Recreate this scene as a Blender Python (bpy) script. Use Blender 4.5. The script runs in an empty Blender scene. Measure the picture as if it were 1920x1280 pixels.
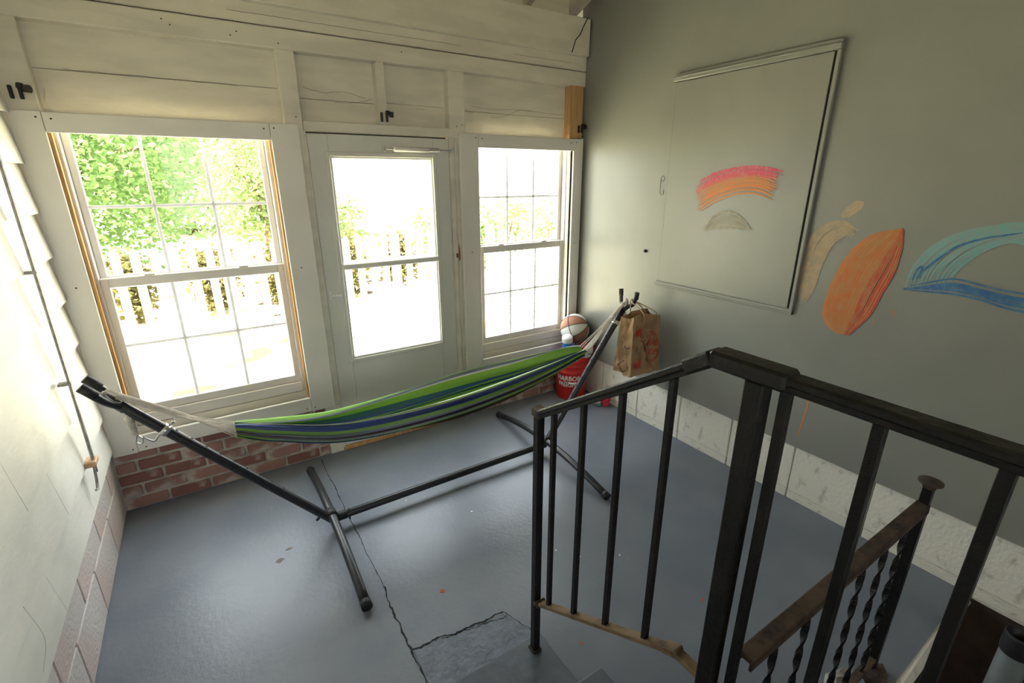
import bpy, bmesh, math, random
from mathutils import Vector, Matrix
random.seed(7)
SC = bpy.context.scene
COL = SC.collection
PI = math.pi
R = math.radians

# ------------------------------------------------------------------ camera
def look(yaw, pitch, roll):
    y, p, r = R(yaw), R(pitch), R(roll)
    f = Vector((math.sin(y)*math.cos(p), math.cos(y)*math.cos(p), math.sin(p)))
    rt = Vector((math.cos(y), -math.sin(y), 0)); up = rt.cross(f)
    c, s = math.cos(r), math.sin(r)
    a, b = c*rt+s*up, -s*rt+c*up
    return Matrix(((a.x, b.x, -f.x), (a.y, b.y, -f.y), (a.z, b.z, -f.z))).to_4x4()
cd = bpy.data.cameras.new('camera')
cam = bpy.data.objects.new('camera', cd); COL.objects.link(cam)
cam.matrix_world = Matrix.Translation((0, 0, 1.8)) @ look(32.49, -18.74, -0.15)
cd.sensor_width = 36.0; cd.sensor_fit = 'HORIZONTAL'; cd.lens = 898.0/1920*36
cd.clip_start = 0.02; cd.clip_end = 200
SC.camera = cam

# ------------------------------------------------------------------ light
SKY = 2.0
EXPOSURE = 2.15
w = bpy.data.worlds.new('world'); SC.world = w; w.use_nodes = True
nt = w.node_tree; nt.nodes.clear()
bg = nt.nodes.new('ShaderNodeBackground'); wo = nt.nodes.new('ShaderNodeOutputWorld')
bg.inputs[0].default_value = (0.90, 0.95, 1.0, 1); bg.inputs[1].default_value = SKY
nt.links.new(bg.outputs[0], wo.inputs[0])
sl = bpy.data.lights.new('sun', 'SUN'); sl.energy = 15.0; sl.angle = R(3); sl.color = (1, .93, .80)
sun = bpy.data.objects.new('sun', sl); COL.objects.link(sun)
sun.location = (0, 0, 12); sun.rotation_euler = Vector((.50, .16, -.85)).to_track_quat('-Z', 'Y').to_euler()
def portal(name, cx, cy, cz, sx, sz, rx):
    l = bpy.data.lights.new(name, 'AREA'); l.shape = 'RECTANGLE'; l.size = sx; l.size_y = sz
    l.cycles.is_portal = True
    o = bpy.data.objects.new(name, l); COL.objects.link(o)
    o.location = (cx, cy, cz); o.rotation_euler = (R(rx), 0, 0)
portal('window_portal', -.05, 3.30, 1.28, 1.0, 1.6, -90)
portal('door_portal', 1.04, 3.30, 1.28, .75, 1.4, -90)
portal('window_portal', 2.12, 3.30, 1.28, .9, 1.6, -90)
portal('rear_portal', .15, -2.75, 1.75, .9, 1.2, 90)
vs = SC.view_settings
vs.view_transform = 'Standard'; vs.look = 'None'; vs.gamma = 1.0; vs.exposure = EXPOSURE
vs.use_curve_mapping = False

# ------------------------------------------------------------------ materials
MATS = {}
def mat(name, col, rough=.6, metal=0, var=.0, scale=8, col2=None, bump=0, bscale=None, stretch=(1, 1, 1), lo=.42, hi=.62, detail=6, spec=.5, seed=0):
    """procedural paint/metal: base colour, noise patches of a second colour, fine relief"""
    m = bpy.data.materials.new(name); m.use_nodes = True; MATS[name] = m
    n = m.node_tree.nodes; L = m.node_tree.links
    b = n['Principled BSDF']; b.inputs['Roughness'].default_value = rough; b.inputs['Metallic'].default_value = metal
    b.inputs['Specular IOR Level'].default_value = spec
    b.inputs['Base Color'].default_value = (*col, 1)
    tc = n.new('ShaderNodeTexCoord'); mp = n.new('ShaderNodeMapping')
    mp.inputs['Scale'].default_value = stretch; mp.inputs['Location'].default_value = (seed, seed*.7, seed*.3)
    L.new(tc.outputs['Object'], mp.inputs[0])
    if col2 is not None or var:
        nz = n.new('ShaderNodeTexNoise'); nz.inputs['Scale'].default_value = scale; nz.inputs['Detail'].default_value = detail
        L.new(mp.outputs[0], nz.inputs[0])
        mr = n.new('ShaderNodeMapRange'); mr.inputs[1].default_value = lo; mr.inputs[2].default_value = hi
        L.new(nz.outputs[0], mr.inputs[0])
        mx = n.new('ShaderNodeMix'); mx.data_type = 'RGBA'
        if col2 is None:
            col2 = tuple(max(0, c*(1-var)) for c in col)
        mx.inputs[6].default_value = (*col, 1); mx.inputs[7].default_value = (*col2, 1)
        L.new(mr.outputs[0], mx.inputs[0]); L.new(mx.outputs[2], b.inputs['Base Color'])
    if bump:
        nb = n.new('ShaderNodeTexNoise'); nb.inputs['Scale'].default_value = bscale or scale*6; nb.inputs['Detail'].default_value = 5
        L.new(mp.outputs[0], nb.inputs[0])
        bp = n.new('ShaderNodeBump'); bp.inputs['Strength'].default_value = bump; bp.inputs['Distance'].default_value = .01
        L.new(nb.outputs[0], bp.inputs['Height']); L.new(bp.outputs[0], b.inputs['Normal'])
    return m
M = MATS
mat('cream', (.77, .725, .625), .55, var=.12, scale=5, stretch=(.6, 1, 2.5), bump=.12, bscale=30, detail=8)
mat('trim_white', (.82, .79, .73), .45, var=.05, scale=4, bump=.05, bscale=40)
mat('door_paint', (.72, .715, .66), .45, var=.05, scale=4, bump=.04, bscale=40)
mat('vinyl', (.80, .76, .71), .4)

mat('siding', (.84, .82, .74), .55, var=.12, scale=3, stretch=(1, .8, 2), bump=.15, bscale=25, detail=8)
mat('wall_grey', (.235, .24, .215), .34, var=.07, scale=2.2, bump=.05, bscale=14)
mat('floor_paint', (.145, .168, .212), .36, col2=(.185, .205, .245), scale=3.2, bump=.13, bscale=45, lo=.35, hi=.7, detail=9)
mat('floor_patch', (.14, .17, .215), .45, var=.2, scale=14, bump=.5, bscale=40)
mat('step_paint', (.10, .12, .15), .4, var=.15, scale=9, bump=.25, bscale=30)
mat('block_white', (.74, .72, .65), .75, col2=(.50, .47, .41), scale=26, lo=.56, hi=.72, bump=.5, bscale=60, detail=10)
mat('block_pink', (.66, .61, .58), .75, col2=(.58, .27, .20), scale=1.5, lo=.52, hi=1.0, bump=.5, bscale=60, detail=10)
mat('brick', (.29, .15, .12), .85, col2=(.56, .50, .44), scale=9, lo=.46, hi=.64, bump=.7, bscale=55, detail=10)
mat('brick_b', (.25, .115, .09), .85, col2=(.55, .47, .40), scale=11, lo=.58, hi=.72, bump=.7, bscale=55, detail=10, seed=3)
mat('brick_c', (.36, .20, .16), .85, col2=(.62, .55, .47), scale=8, lo=.48, hi=.62, bump=.7, bscale=55, detail=10, seed=9)
mat('mortar', (.52, .48, .42), .9, var=.3, scale=16, bump=.6, bscale=60)
mat('raw_wood', (.62, .36, .13), .7, col2=(.42, .22, .07), scale=10, stretch=(6, 6, .4), bump=.2)
mat('new_wood', (.62, .39, .17), .7, col2=(.50, .29, .11), scale=8, stretch=(8, 8, .4), bump=.15)
mat('jamb_tan', (.66, .47, .30), .6, col2=(.60, .36, .18), scale=6, stretch=(6, 6, .5))
mat('rafter', (.62, .58, .50), .7, var=.25, scale=6, bump=.2)
mat('deck', (.46, .41, .34), .8, var=.35, scale=8, stretch=(.4, 3, 3), bump=.3)
mat('iron', (.007, .0065, .006), .42, col2=(.020, .014, .010), scale=18, lo=.55, hi=.75, bump=.25, bscale=70, spec=.35)
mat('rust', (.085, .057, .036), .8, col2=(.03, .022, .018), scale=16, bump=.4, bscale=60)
mat('dust_iron', (.19, .125, .07), .85, col2=(.05, .035, .02), scale=14, lo=.5, hi=.72, bump=.4, bscale=60)
mat('tube_black', (.02, .021, .024), .36, var=.2, scale=30)
mat('cap_black', (.012, .012, .013), .55)
mat('steel', (.62, .62, .62), .3, metal=1)
mat('galv', (.42, .41, .37), .45, metal=.6, var=.3, scale=40)
mat('rope', (.76, .71, .63), .9, col2=(.62, .56, .48), scale=40, bump=.2, bscale=200)
mat('dark', (.01, .01, .01), .8)
mat('soil', (.055, .033, .02), .95, var=.5, scale=6, bump=.6, bscale=25)
mat('concrete', (.42, .40, .35), .9, col2=(.25, .23, .2), scale=12, bump=.7, bscale=40)
mat('paper', (.40, .255, .13), .8, var=.12, scale=7, bump=.25, bscale=14)
mat('paper_handle', (.46, .33, .20), .8, var=.2, scale=50)
mat('print_red', (.52, .055, .03), .7)
mat('print_brown', (.12, .055, .03), .7)
mat('red_plastic', (.62, .018, .02), .33)
mat('white_plastic', (.82, .82, .80), .4)
mat('blue_plastic', (.02, .19, .66), .35)
mat('ball_white', (.74, .74, .72), .55, bump=.3, bscale=300)
mat('ball_brown', (.36, .16, .10), .6, bump=.3, bscale=300)
mat('ball_red', (.36, .03, .035), .5, bump=.3, bscale=300)
mat('seam', (.02, .015, .015), .6)
mat('cloth_white', (.72, .62, .56), .9, var=.2, scale=30, bump=.3)
mat('cloth_red', (.60, .03, .06), .9, var=.2, scale=30, bump=.3)
mat('cloth_green', (.03, .25, .14), .9)
mat('pipe_grey', (.24, .27, .28), .38, metal=.35, var=.1, scale=10)
mat('picket', (.80, .79, .76), .6, var=.08, scale=5)
mat('bark', (.20, .13, .08), .9, var=.4, scale=10, bump=.5)
mat('ground_out', (.58, .54, .37), .95, col2=(.045, .028, .010), scale=1.3, lo=.56, hi=.63, detail=8)
mat('wax_orange', (.62, .19, .045), .6, col2=(.52, .23, .085), scale=60, stretch=(1, 1, .3), lo=.40, hi=.62)
mat('wax_red', (.55, .07, .035), .6, col2=(.50, .16, .07), scale=60, stretch=(1, 1, .3), lo=.45, hi=.65)
mat('wax_pink', (.62, .06, .14), .6, col2=(.5, .22, .2), scale=60, lo=.45, hi=.7)
mat('wax_pale', (.43, .315, .195), .6, col2=(.33, .28, .20), scale=40, lo=.4, hi=.65)
mat('wax_cream', (.42, .37, .28), .6, col2=(.30, .29, .25), scale=50, lo=.4, hi=.6)
mat('wax_aqua', (.17, .36, .36), .6, col2=(.24, .31, .29), scale=60, lo=.4, hi=.65)
mat('wax_blue', (.03, .12, .30), .6, col2=(.07, .20, .33), scale=60, lo=.42, hi=.65)
mat('wax_tan', (.52, .30, .13), .6, col2=(.60, .20, .06), scale=30)
mat('floor_scuff', (.21, .19, .18), .7, var=.2, scale=40)
mat('scar', (.40, .09, .025), .8)
mat('siding_mark', (.5, .48, .42), .8)
mat('wire_brown', (.06, .03, .02), .6)

def leaf_mat(name, c, c2):
    m = bpy.data.materials.new(name); m.use_nodes = True; M[name] = m
    n = m.node_tree.nodes; L = m.node_tree.links; n.clear()
    o = n.new('ShaderNodeOutputMaterial'); ad = n.new('ShaderNodeMixShader'); ad.inputs[0].default_value = .5
    d = n.new('ShaderNodeBsdfDiffuse'); t = n.new('ShaderNodeBsdfTranslucent')
    nz = n.new('ShaderNodeTexNoise'); nz.inputs['Scale'].default_value = 2.5
    tc = n.new('ShaderNodeTexCoord'); L.new(tc.outputs['Object'], nz.inputs[0])
    mx = n.new('ShaderNodeMix'); mx.data_type = 'RGBA'; mx.inputs[6].default_value = (*c, 1); mx.inputs[7].default_value = (*c2, 1)
    L.new(nz.outputs[0], mx.inputs[0])
    L.new(mx.outputs[2], d.inputs[0]); L.new(mx.outputs[2], t.inputs[0])
    L.new(d.outputs[0], ad.inputs[1]); L.new(t.outputs[0], ad.inputs[2]); L.new(ad.outputs[0], o.inputs[0])
leaf_mat('leaf_a', (.13, .24, .07), (.24, .34, .14))
leaf_mat('leaf_b', (.16, .25, .08), (.28, .33, .15))
def thin_plastic(name, c):
    m = bpy.data.materials.new(name); m.use_nodes = True; M[name] = m
    n = m.node_tree.nodes; L = m.node_tree.links; n.clear()
    o = n.new('ShaderNodeOutputMaterial'); ad = n.new('ShaderNodeMixShader'); ad.inputs[0].default_value = .22
    d = n.new('ShaderNodeBsdfDiffuse'); t = n.new('ShaderNodeBsdfTranslucent'); d.inputs[0].default_value = (*c, 1); t.inputs[0].default_value = (*c, 1)
    L.new(d.outputs[0], ad.inputs[1]); L.new(t.outputs[0], ad.inputs[2]); L.new(ad.outputs[0], o.inputs[0])
thin_plastic('muntin', (.80, .80, .82))
def glass_mat():
    m = bpy.data.materials.new('glass'); m.use_nodes = True; M['glass'] = m
    n = m.node_tree.nodes; L = m.node_tree.links; n.clear()
    o = n.new('ShaderNodeOutputMaterial'); mx = n.new('ShaderNodeMixShader'); mx.inputs[0].default_value = .012
    t = n.new('ShaderNodeBsdfTransparent'); t.inputs[0].default_value = (.97, .98, .97, 1)
    g = n.new('ShaderNodeBsdfGlossy'); g.inputs[1].default_value = .03
    L.new(t.outputs[0], mx.inputs[1]); L.new(g.outputs[0], mx.inputs[2]); L.new(mx.outputs[0], o.inputs[0])
glass_mat()

# ------------------------------------------------------------------ mesh helpers
class MB:
    def __init__(s): s.bm = bmesh.new(); s.uv = None
    def box(s, a, b, bev=0, seg=1, jit=0):
        x0, y0, z0 = a; x1, y1, z1 = b
        if x0 > x1: x0, x1 = x1, x0
        if y0 > y1: y0, y1 = y1, y0
        if z0 > z1: z0, z1 = z1, z0
        v = [s.bm.verts.new((x+random.uniform(-jit, jit), y+random.uniform(-jit, jit), z+random.uniform(-jit, jit)))
             for z in (z0, z1) for y in (y0, y1) for x in (x0, x1)]
        f = [s.bm.faces.new([v[i] for i in q]) for q in ((0, 2, 3, 1), (4, 5, 7, 6), (0, 1, 5, 4), (2, 6, 7, 3), (0, 4, 6, 2), (1, 3, 7, 5))]
        if bev:
            es = list({e for q in f for e in q.edges})
            bmesh.ops.bevel(s.bm, geom=es, offset=bev, segments=seg, affect='EDGES', profile=.5)
        return s
    def obox(s, c, size, rot, bev=0):
        t = MB(); h = [q/2 for q in size]
        t.box([-q for q in h], h, bev)
        mt = Matrix.Translation(c) @ rot.to_4x4()
        t.bm.transform(mt)
        me = bpy.data.meshes.new('t'); t.bm.to_mesh(me); t.bm.free(); s.bm.from_mesh(me); bpy.data.meshes.remove(me)
        return s
    def bar(s, p, q, wd, ht, bev=0, up=(0, 0, 1), ext=0):
        p, q = Vector(p), Vector(q); d = (q-p); ln = d.length; d.normalize()
        side = d.cross(Vector(up))
        if side.length < 1e-4: side = Vector((1, 0, 0))
        side.normalize(); u = side.cross(d)
        rot = Matrix(((side.x, d.x, u.x), (side.y, d.y, u.y), (side.z, d.z, u.z)))
        return s.obox((p+q)/2, (wd, ln+ext, ht), rot, bev)
    def tube(s, pts, r, seg=10, cap=True, rads=None):
        pts = [Vector(p) for p in pts]; n = len(pts); rings = []; pu = None
        for i, p in enumerate(pts):
            d = (pts[min(i+1, n-1)]-pts[max(i-1, 0)])
            if d.length < 1e-9: d = Vector((0, 0, 1))
            d.normalize()
            if pu is None:
                pu = Vector((0, 0, 1)) if abs(d.z) < .9 else Vector((1, 0, 0))
            a = d.cross(pu)
            if a.length < 1e-5: a = d.cross(Vector((0, 1, 0)))
            a.normalize(); b = a.cross(d); pu = b
            rr = rads[i] if rads else r
            rings.append([s.bm.verts.new(p+rr*(math.cos(t)*a+math.sin(t)*b)) for t in (2*PI*k/seg for k in range(seg))])
        for A, B in zip(rings, rings[1:]):
            for k in range(seg):
                f = s.bm.faces.new((A[k], A[(k+1) % seg], B[(k+1) % seg], B[k])); f.smooth = True
        if cap:
            s.bm.faces.new(rings[0]); s.bm.faces.new(list(reversed(rings[-1])))
        return s
    def lathe(s, prof, c=(0, 0, 0), seg=32, smooth=True, closed=False):
        rings = [[s.bm.verts.new((c[0]+r*math.cos(2*PI*k/seg), c[1]+r*math.sin(2*PI*k/seg), c[2]+z)) for k in range(seg)] for r, z in prof]
        for A, B in zip(rings, rings[1:]):
            for k in range(seg):
                f = s.bm.faces.new((A[k], A[(k+1) % seg], B[(k+1) % seg], B[k])); f.smooth = smooth
        if closed:
            for rg in (rings[0], rings[-1]): s.bm.faces.new(rg)
        return s
    def grid(s, fn, nu, nv, smooth=True, uv=None, closeu=False):
        g = [[s.bm.verts.new(fn(i/nu, j/nv)) for j in range(nv+1)] for i in range(nu+1)]
        if uv and s.uv is None: s.uv = s.bm.loops.layers.uv.new('UVMap')
        for i in range(nu):
            for j in range(nv):
                f = s.bm.faces.new((g[i][j], g[i+1][j], g[i+1][j+1], g[i][j+1])); f.smooth = smooth
                if uv:
                    for l, (a, b) in zip(f.loops, ((i, j), (i+1, j), (i+1, j+1), (i, j+1))): l[s.uv].uv = (a/nu, b/nv)
        return s
    def poly(s, pts, depth):
        """a flat polygon given thickness along vector depth"""
        d = Vector(depth); a = [s.bm.verts.new(Vector(p)) for p in pts]; b = [s.bm.verts.new(Vector(p)+d) for p in pts]
        s.bm.faces.new(a); s.bm.faces.new(list(reversed(b))); n = len(a)
        for k in range(n): s.bm.faces.new((a[k], b[k], b[(k+1) % n], a[(k+1) % n]))
        return s
    def build(s, name, m, parent=None, fix=True):
        if fix: bmesh.ops.recalc_face_normals(s.bm, faces=s.bm.faces[:])
        me = bpy.data.meshes.new(name); s.bm.to_mesh(me); s.bm.free()
        if m: me.materials.append(M[m] if isinstance(m, str) else m)
        return link(name, me, parent)
def link(name, me, parent=None):
    o = bpy.data.objects.new(name, me); COL.objects.link(o)
    if parent is not None:
        o.parent = parent
        o.matrix_parent_inverse = Matrix.Translation(-Vector(parent.location)) if parent.type == 'EMPTY' else Matrix()
    return o
def tag(o, label, cat, group=None, kind=None):
    o['label'] = label; o['category'] = cat
    if group: o['group'] = group
    if kind: o['kind'] = kind
    return o
def thing(name, loc, label, cat, group=None, kind=None):
    o = bpy.data.objects.new(name, None); COL.objects.link(o); o.location = loc; o.empty_display_size = .1
    return tag(o, label, cat, group, kind)
def B(a, b, name, m, parent=None, bev=0, jit=0):
    return MB().box(a, b, bev, jit=jit).build(name, m, parent)
def spl(pts, n):
    """Catmull-Rom through control points"""
    P = [Vector(p) for p in pts]; P = [2*P[0]-P[1]]+P+[2*P[-1]-P[-2]]; out = []
    seg = len(P)-3
    for k in range(n+1):
        t = k/n*seg; i = min(int(t), seg-1); u = t-i; a, b, c, d = P[i:i+4]
        out.append(.5*((2*b)+(c-a)*u+(2*a-5*b+4*c-d)*u*u+(3*b-a-3*c+d)*u**3))
    return out
def nail(parent, x, y, z, r=.004):
    MB().tube([(x, y-.0015, z), (x, y+.004, z)], r, 8).build('nail', 'dark', parent)

# ------------------------------------------------------------------ the setting
XL, XR, XB, YB = -.634, 2.645, 2.69, 3.123     # left wall, grey panel face, block face, brick face
YR = -2.6
# floor with the basement stairwell left open on the right
fl = thing('floor', (0, 0, 0), 'blue-grey painted concrete floor with a long crack', 'floor', kind='structure')
MB().poly([(XL-.1, .27, 0), (XB+.1, .335, 0), (XB+.1, YB+.03, 0), (XL-.1, YB+.03, 0)], (0, 0, -.06)).build('slab', 'floor_paint', fl)
MB().poly([(XL-.1, YR, 0), (.93, YR, 0), (.93, .27, 0), (XL-.1, .27, 0)], (0, 0, -.06)).build('slab', 'floor_paint', fl)
def ribbon(mb, pts, wd, z, jit=0):
    P = [Vector((p[0], p[1])) for p in pts]; prev = None
    for i, p in enumerate(P):
        d = P[min(i+1, len(P)-1)]-P[max(i-1, 0)]; d.normalize(); nn = Vector((-d.y, d.x))
        hw = wd*(.35+.65*random.random())/2
        a = mb.bm.verts.new((p.x+nn.x*hw, p.y+nn.y*hw, z)); b = mb.bm.verts.new((p.x-nn.x*hw, p.y-nn.y*hw, z))
        if prev: mb.bm.faces.new((prev[0], a, b, prev[1]))
        prev = (a, b)
def jag(p, q, n, amp):
    p, q = Vector(p), Vector(q); d = q-p; nn = Vector((-d.y, d.x)).normalized(); o = 0; out = []
    for k in range(n+1):
        o = o*.8+random.uniform(-amp, amp); out.append(p+d*k/n+nn*o)
    return out
mb = MB()
ribbon(mb, jag((.425, 3.08), (.43, 1.80), 70, .003), .006, .0012)
ribbon(mb, jag((.43, 1.80), (.42, 1.425), 30, .004), .010, .0012)
ribbon(mb, jag((.42, 1.425), (.425, 1.21), 16, .003), .008, .0012)
ribbon(mb, jag((.42, 1.426), (.83, 1.372), 40, .006), .012, .0056)
ribbon(mb, jag((.55, 1.405), (.83, 1.352), 30, .005), .006, .0056)
ribbon(mb, jag((.83, 1.372), (.885, 1.215), 12, .004), .005, .0056)
mb.build('crack', 'dark', fl)
MB().poly([(.425, 1.21, 0), (.885, 1.21, 0), (.84, 1.368, 0), (.43, 1.422, 0)], (0, 0, .005)).build('patch', 'floor_patch', fl)
# paint chips and drops on the floor
for x, y, s, c in ((.655, 1.63, .014, 'scar'), (1.02, 1.08, .010, 'wax_red'), (1.62, .95, .008, 'wax_red'), (1.76, .83, .006, 'wax_red'),
                   (1.03, 2.05, .007, 'white_plastic'), (1.25, 1.55, .007, 'white_plastic'), (.1, 2.3, .02, 'floor_scuff'), (.05, 2.24, .022, 'floor_scuff'),
                   (1.32, 1.45, .009, 'white_plastic'), (1.5, 1.35, .006, 'white_plastic'), (.75, 2.35, .006, 'white_plastic')):
    MB().poly([(x+s*math.cos(t)*random.uniform(.5, 1.2), y+s*math.sin(t)*random.uniform(.4, 1), .0002) for t in (2*PI*k/7 for k in range(7))], (0, 0, .001)).build('paint_drop', c, fl)

# steps up to the landing the picture is taken from
st = thing('concrete_steps', (.15, 0, 0), 'grey painted concrete steps rising from the floor beside the railing', 'steps', kind='structure')
B((-.2, .86, 0), (.9, 1.205, .016), 'pad', 'step_paint', st, .004)
B((XL+.01, .57, 0), (.91, .86, .2), 'step', 'step_paint', st, .008)
B((XL+.01, .30, 0), (.91, .57, .4), 'step', 'step_paint', st, .008)
B((XL+.01, YR+.05, 0), (.91, .30, .57), 'landing', 'step_paint', st, .008)

# stairwell to the basement
sw = thing('stairwell', (1.8, -.5, -1.5), 'dark earth-brown basement stairwell opening beside the block wall', 'stairwell', kind='structure')
MB().poly([(.93, .275, -.055), (XB, .33, -.055), (XB, .36, -.055), (.93, .305, -.055)], (0, 0, -1.5)).build('well_side', 'soil', sw)
MB().poly([(.95, .268, -.004), (XB, .328, -.004), (XB, .30, -.05), (.95, .266, -.012)], (0, .03, 0)).build('broken_edge', 'block_white', sw)
B((.91, YR, -1.55), (.93, .27, -.01), 'well_side', 'soil', sw)
B((.91, YR, -1.6), (XB, .3, -1.55), 'well_floor', 'soil', sw)
for k in range(5):
    B((XB-.35-.28*k-.28, -.75, -.45-.2*k), (XB-.35-.28*k, .25, -.41-.2*k), 'tread', 'soil', sw)

# ---- left wall: block footing and shingle siding
wl = thing('wall_left', (XL, .5, 0), 'white shingle-sided wall over painted block footing', 'wall', kind='structure')
B((XL-.1, YR, 0), (XL-.008, YB, 5.2), 'sheathing', 'siding', wl)
blk = []
for k in range(3):
    m_ = MB(); m_.box((-.02, -.197, -.1), (.0, .197, .1), .004, jit=.0015)
    bmesh.ops.recalc_face_normals(m_.bm, faces=m_.bm.faces[:]); me = bpy.data.meshes.new('block'); m_.bm.to_mesh(me); m_.bm.free(); blk.append(me)
def block(parent, loc, sx, sy, sz, mt, rz=0):
    me = blk[random.randrange(3)].copy() if False else blk[random.randrange(3)]
    key = me.name+mt
    if key not in BLK:
        c = me.copy(); c.materials.clear(); c.materials.append(M[mt]); BLK[key] = c
    o = link('block', BLK[key], parent); o.matrix_parent_inverse = Matrix.Translation(-Vector(parent.location))
    o.location = loc; o.scale = (sx, sy, sz); o.rotation_euler = (0, 0, rz); return o
BLK = {}
for row, (z, h, off) in enumerate(((.11, 1.08, 0), (.325, 1.0, .2))):
    y = YB-.2-off
    while y > -.4:
        block(wl, (XL+.001, y, z), 1, 1, h, 'block_pink'); y -= .4
    if off: block(wl, (XL+.001, YB-.1, z), 1, .5, h, 'block_pink')
# shingles
zs = [.415, .605, .82, 1.03, 1.242, 1.455, 1.656, 1.868, 2.075, 2.285, 2.495, 2.70, 2.91, 3.12, 3.33]
for r_ in range(len(zs)-1):
    y = 3.085+(.0 if r_ % 2 else -.0); first = True
    z0, z1 = zs[r_], zs[r_+1]+.025
    while y > -1.2:
        ln = .305 if (first and r_ % 2) else .61; first = False
        y1 = y-ln+.0008
        m_ = MB(); dz = random.uniform(-.002, .002); o_ = random.uniform(0, .0012)
        pr = [(XL-.006, z1), (XL+.004, z1), (XL+.028+o_, z0+dz), (XL+.018+o_, z0+dz)]
        m_.poly([(p[0], y, p[1]) for p in pr], (0, y1-y, 0)); m_.build('shingle', 'siding', wl); y -= ln
# pencil scribbles on the siding
mb = MB()
for pts in ([(1.62, .66), (1.66, .50), (1.58, .45)],):
    for a in (0,):
        mb.tube([(XL+.028+.0*q.y, q.x, q.y) for q in spl([(p[0], p[1], 0) for p in pts], 24)], .0005, 4)
mb.build('pencil_mark', 'siding_mark', wl)

# ---- right wall: grey panel on blocks
wr = thing('wall_right', (XR, .5, 0), 'grey painted panel wall over white block footing', 'wall', kind='structure')
B((XR, YR, .35), (XR+.12, YB+.05, 5.2), 'panel', 'wall_grey', wr)
B((XB+.005, YR, -.03), (XB+.1, YB+.05, .35), 'footing', 'block_white', wr)
B((XB+.0, YR, -1.6), (XB+.1, .33, -.03), 'footing', 'soil', wr)
y = 1.16+.4*5
while y > -.6:
    block(wr, (XB+.02-.021, y-.2, .2), 1, 1, 1.46, 'block_white')
    block(wr, (XB+.02-.018, y-.2, .026), 1, 1, .26, 'block_white'); y -= .4
def stroke(mb, pts, wd, off):
    """a wax stroke on the grey wall, in (y, z)"""
    P = [Vector(p) for p in pts]; prev = None
    for i, p in enumerate(P):
        d = P[min(i+1, len(P)-1)]-P[max(i-1, 0)]; d.normalize(); nn = Vector((-d.y, d.x))
        t = i/(len(P)-1); hw = wd/2*.68*(.4+.6*min(1, 6*t, 6*(1-t)))*random.uniform(.92, 1.08)
        a = mb.bm.verts.new((XR-off, p.x+nn.x*hw, p.y+nn.y*hw)); b = mb.bm.verts.new((XR-off, p.x-nn.x*hw, p.y-nn.y*hw))
        if prev: mb.bm.faces.new((prev[0], a, b, prev[1]))
        prev = (a, b)
def hatch(A, Bc, n, wd, t0=0, t1=1, jit=.004, off=.001, trim=.04):
    A = [Vector(p) for p in spl([(a[0], a[1], 0) for a in A], 20)]; Bq = [Vector(p) for p in spl([(a[0], a[1], 0) for a in Bc], 20)]
    mb = MB()
    for k in range(n):
        t = t0+(t1-t0)*(k+.5)/n; j0 = random.uniform(-jit, jit); s = random.randint(0, 1); e = 21-random.randint(0, 1)
        pts = [a.lerp(b, t+random.uniform(-.004, .004))+Vector((j0*.3, j0, 0)) for a, b in zip(A, Bq)][s:e]
        stroke(mb, [(p.x, p.y) for p in pts], wd*random.uniform(.6, 1.25), off+.00012*k)
    return mb
rb_top = [(2.02, 1.776), (1.873, 1.837), (1.707, 1.863), (1.582, 1.858), (1.476, 1.837)]
rb_bot = [(1.978, 1.593), (1.882, 1.66), (1.749, 1.713), (1.62, 1.722), (1.516, 1.691)]
dome_top = [(1.921, 1.493), (1.887, 1.572), (1.787, 1.628), (1.679, 1.594), (1.608, 1.522)]
dome_bot = [(1.92, 1.49), (1.839, 1.503), (1.768, 1.512), (1.683, 1.516), (1.607, 1.519)]
blob_a = [(1.173, 1.624), (1.148, 1.668), (1.118, 1.698), (1.081, 1.695)]
blob_b = [(1.157, 1.617), (1.122, 1.629), (1.095, 1.653), (1.076, 1.681)]
sm_a = [(1.072, 1.563), (1.159, 1.604), (1.251, 1.567), (1.298, 1.468), (1.299, 1.3), (1.291, 1.185)]
sm_b = [(1.098, 1.536), (1.134, 1.538), (1.182, 1.476), (1.207, 1.37), (1.222, 1.256), (1.251, 1.179)]
leaf_a = [(0.91, 1.586), (1.011, 1.549), (1.089, 1.465), (1.143, 1.304), (1.155, 1.156), (1.127, 1.091), (1.068, 1.052)]
leaf_b = [(0.903, 1.582), (0.891, 1.5), (0.896, 1.391), (0.922, 1.286), (0.946, 1.19), (0.984, 1.118), (1.02, 1.059)]
arc_a = [(0.844, 1.331), (0.835, 1.424), (0.792, 1.516), (0.709, 1.585), (0.617, 1.617), (0.531, 1.638), (0.431, 1.63)]
arc_b = [(0.688, 1.343), (0.672, 1.426), (0.635, 1.486), (0.589, 1.532), (0.535, 1.561), (0.464, 1.539), (0.4, 1.507)]
ink = [(0.809, 1.38), (0.789, 1.419), (0.746, 1.478), (0.697, 1.533), (0.622, 1.571), (0.578, 1.584), (0.522, 1.601)]
ink2 = [(0.822, 1.366), (0.813, 1.416), (0.797, 1.43), (0.797, 1.378)]
base_a = [(0.847, 1.325), (0.766, 1.361), (0.682, 1.394), (0.594, 1.383), (0.528, 1.375), (0.451, 1.373), (0.354, 1.376)]
base_b = [(0.841, 1.319), (0.759, 1.327), (0.667, 1.331), (0.58, 1.325), (0.504, 1.308), (0.435, 1.304), (0.338, 1.314)]
drip = [(1.135, 0.701), (1.133, 0.616), (1.14, 0.531), (1.15, 0.414)]
def part(mb, name, m, parent, label=None):
    o = mb.build(name, m, parent, fix=False)
    if label: o['label'] = label
    return o
part(hatch(blob_a, blob_b, 6, .016, jit=.002), 'crayon_patch', 'wax_pale', wr, 'small pale orange crayon patch')
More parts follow.
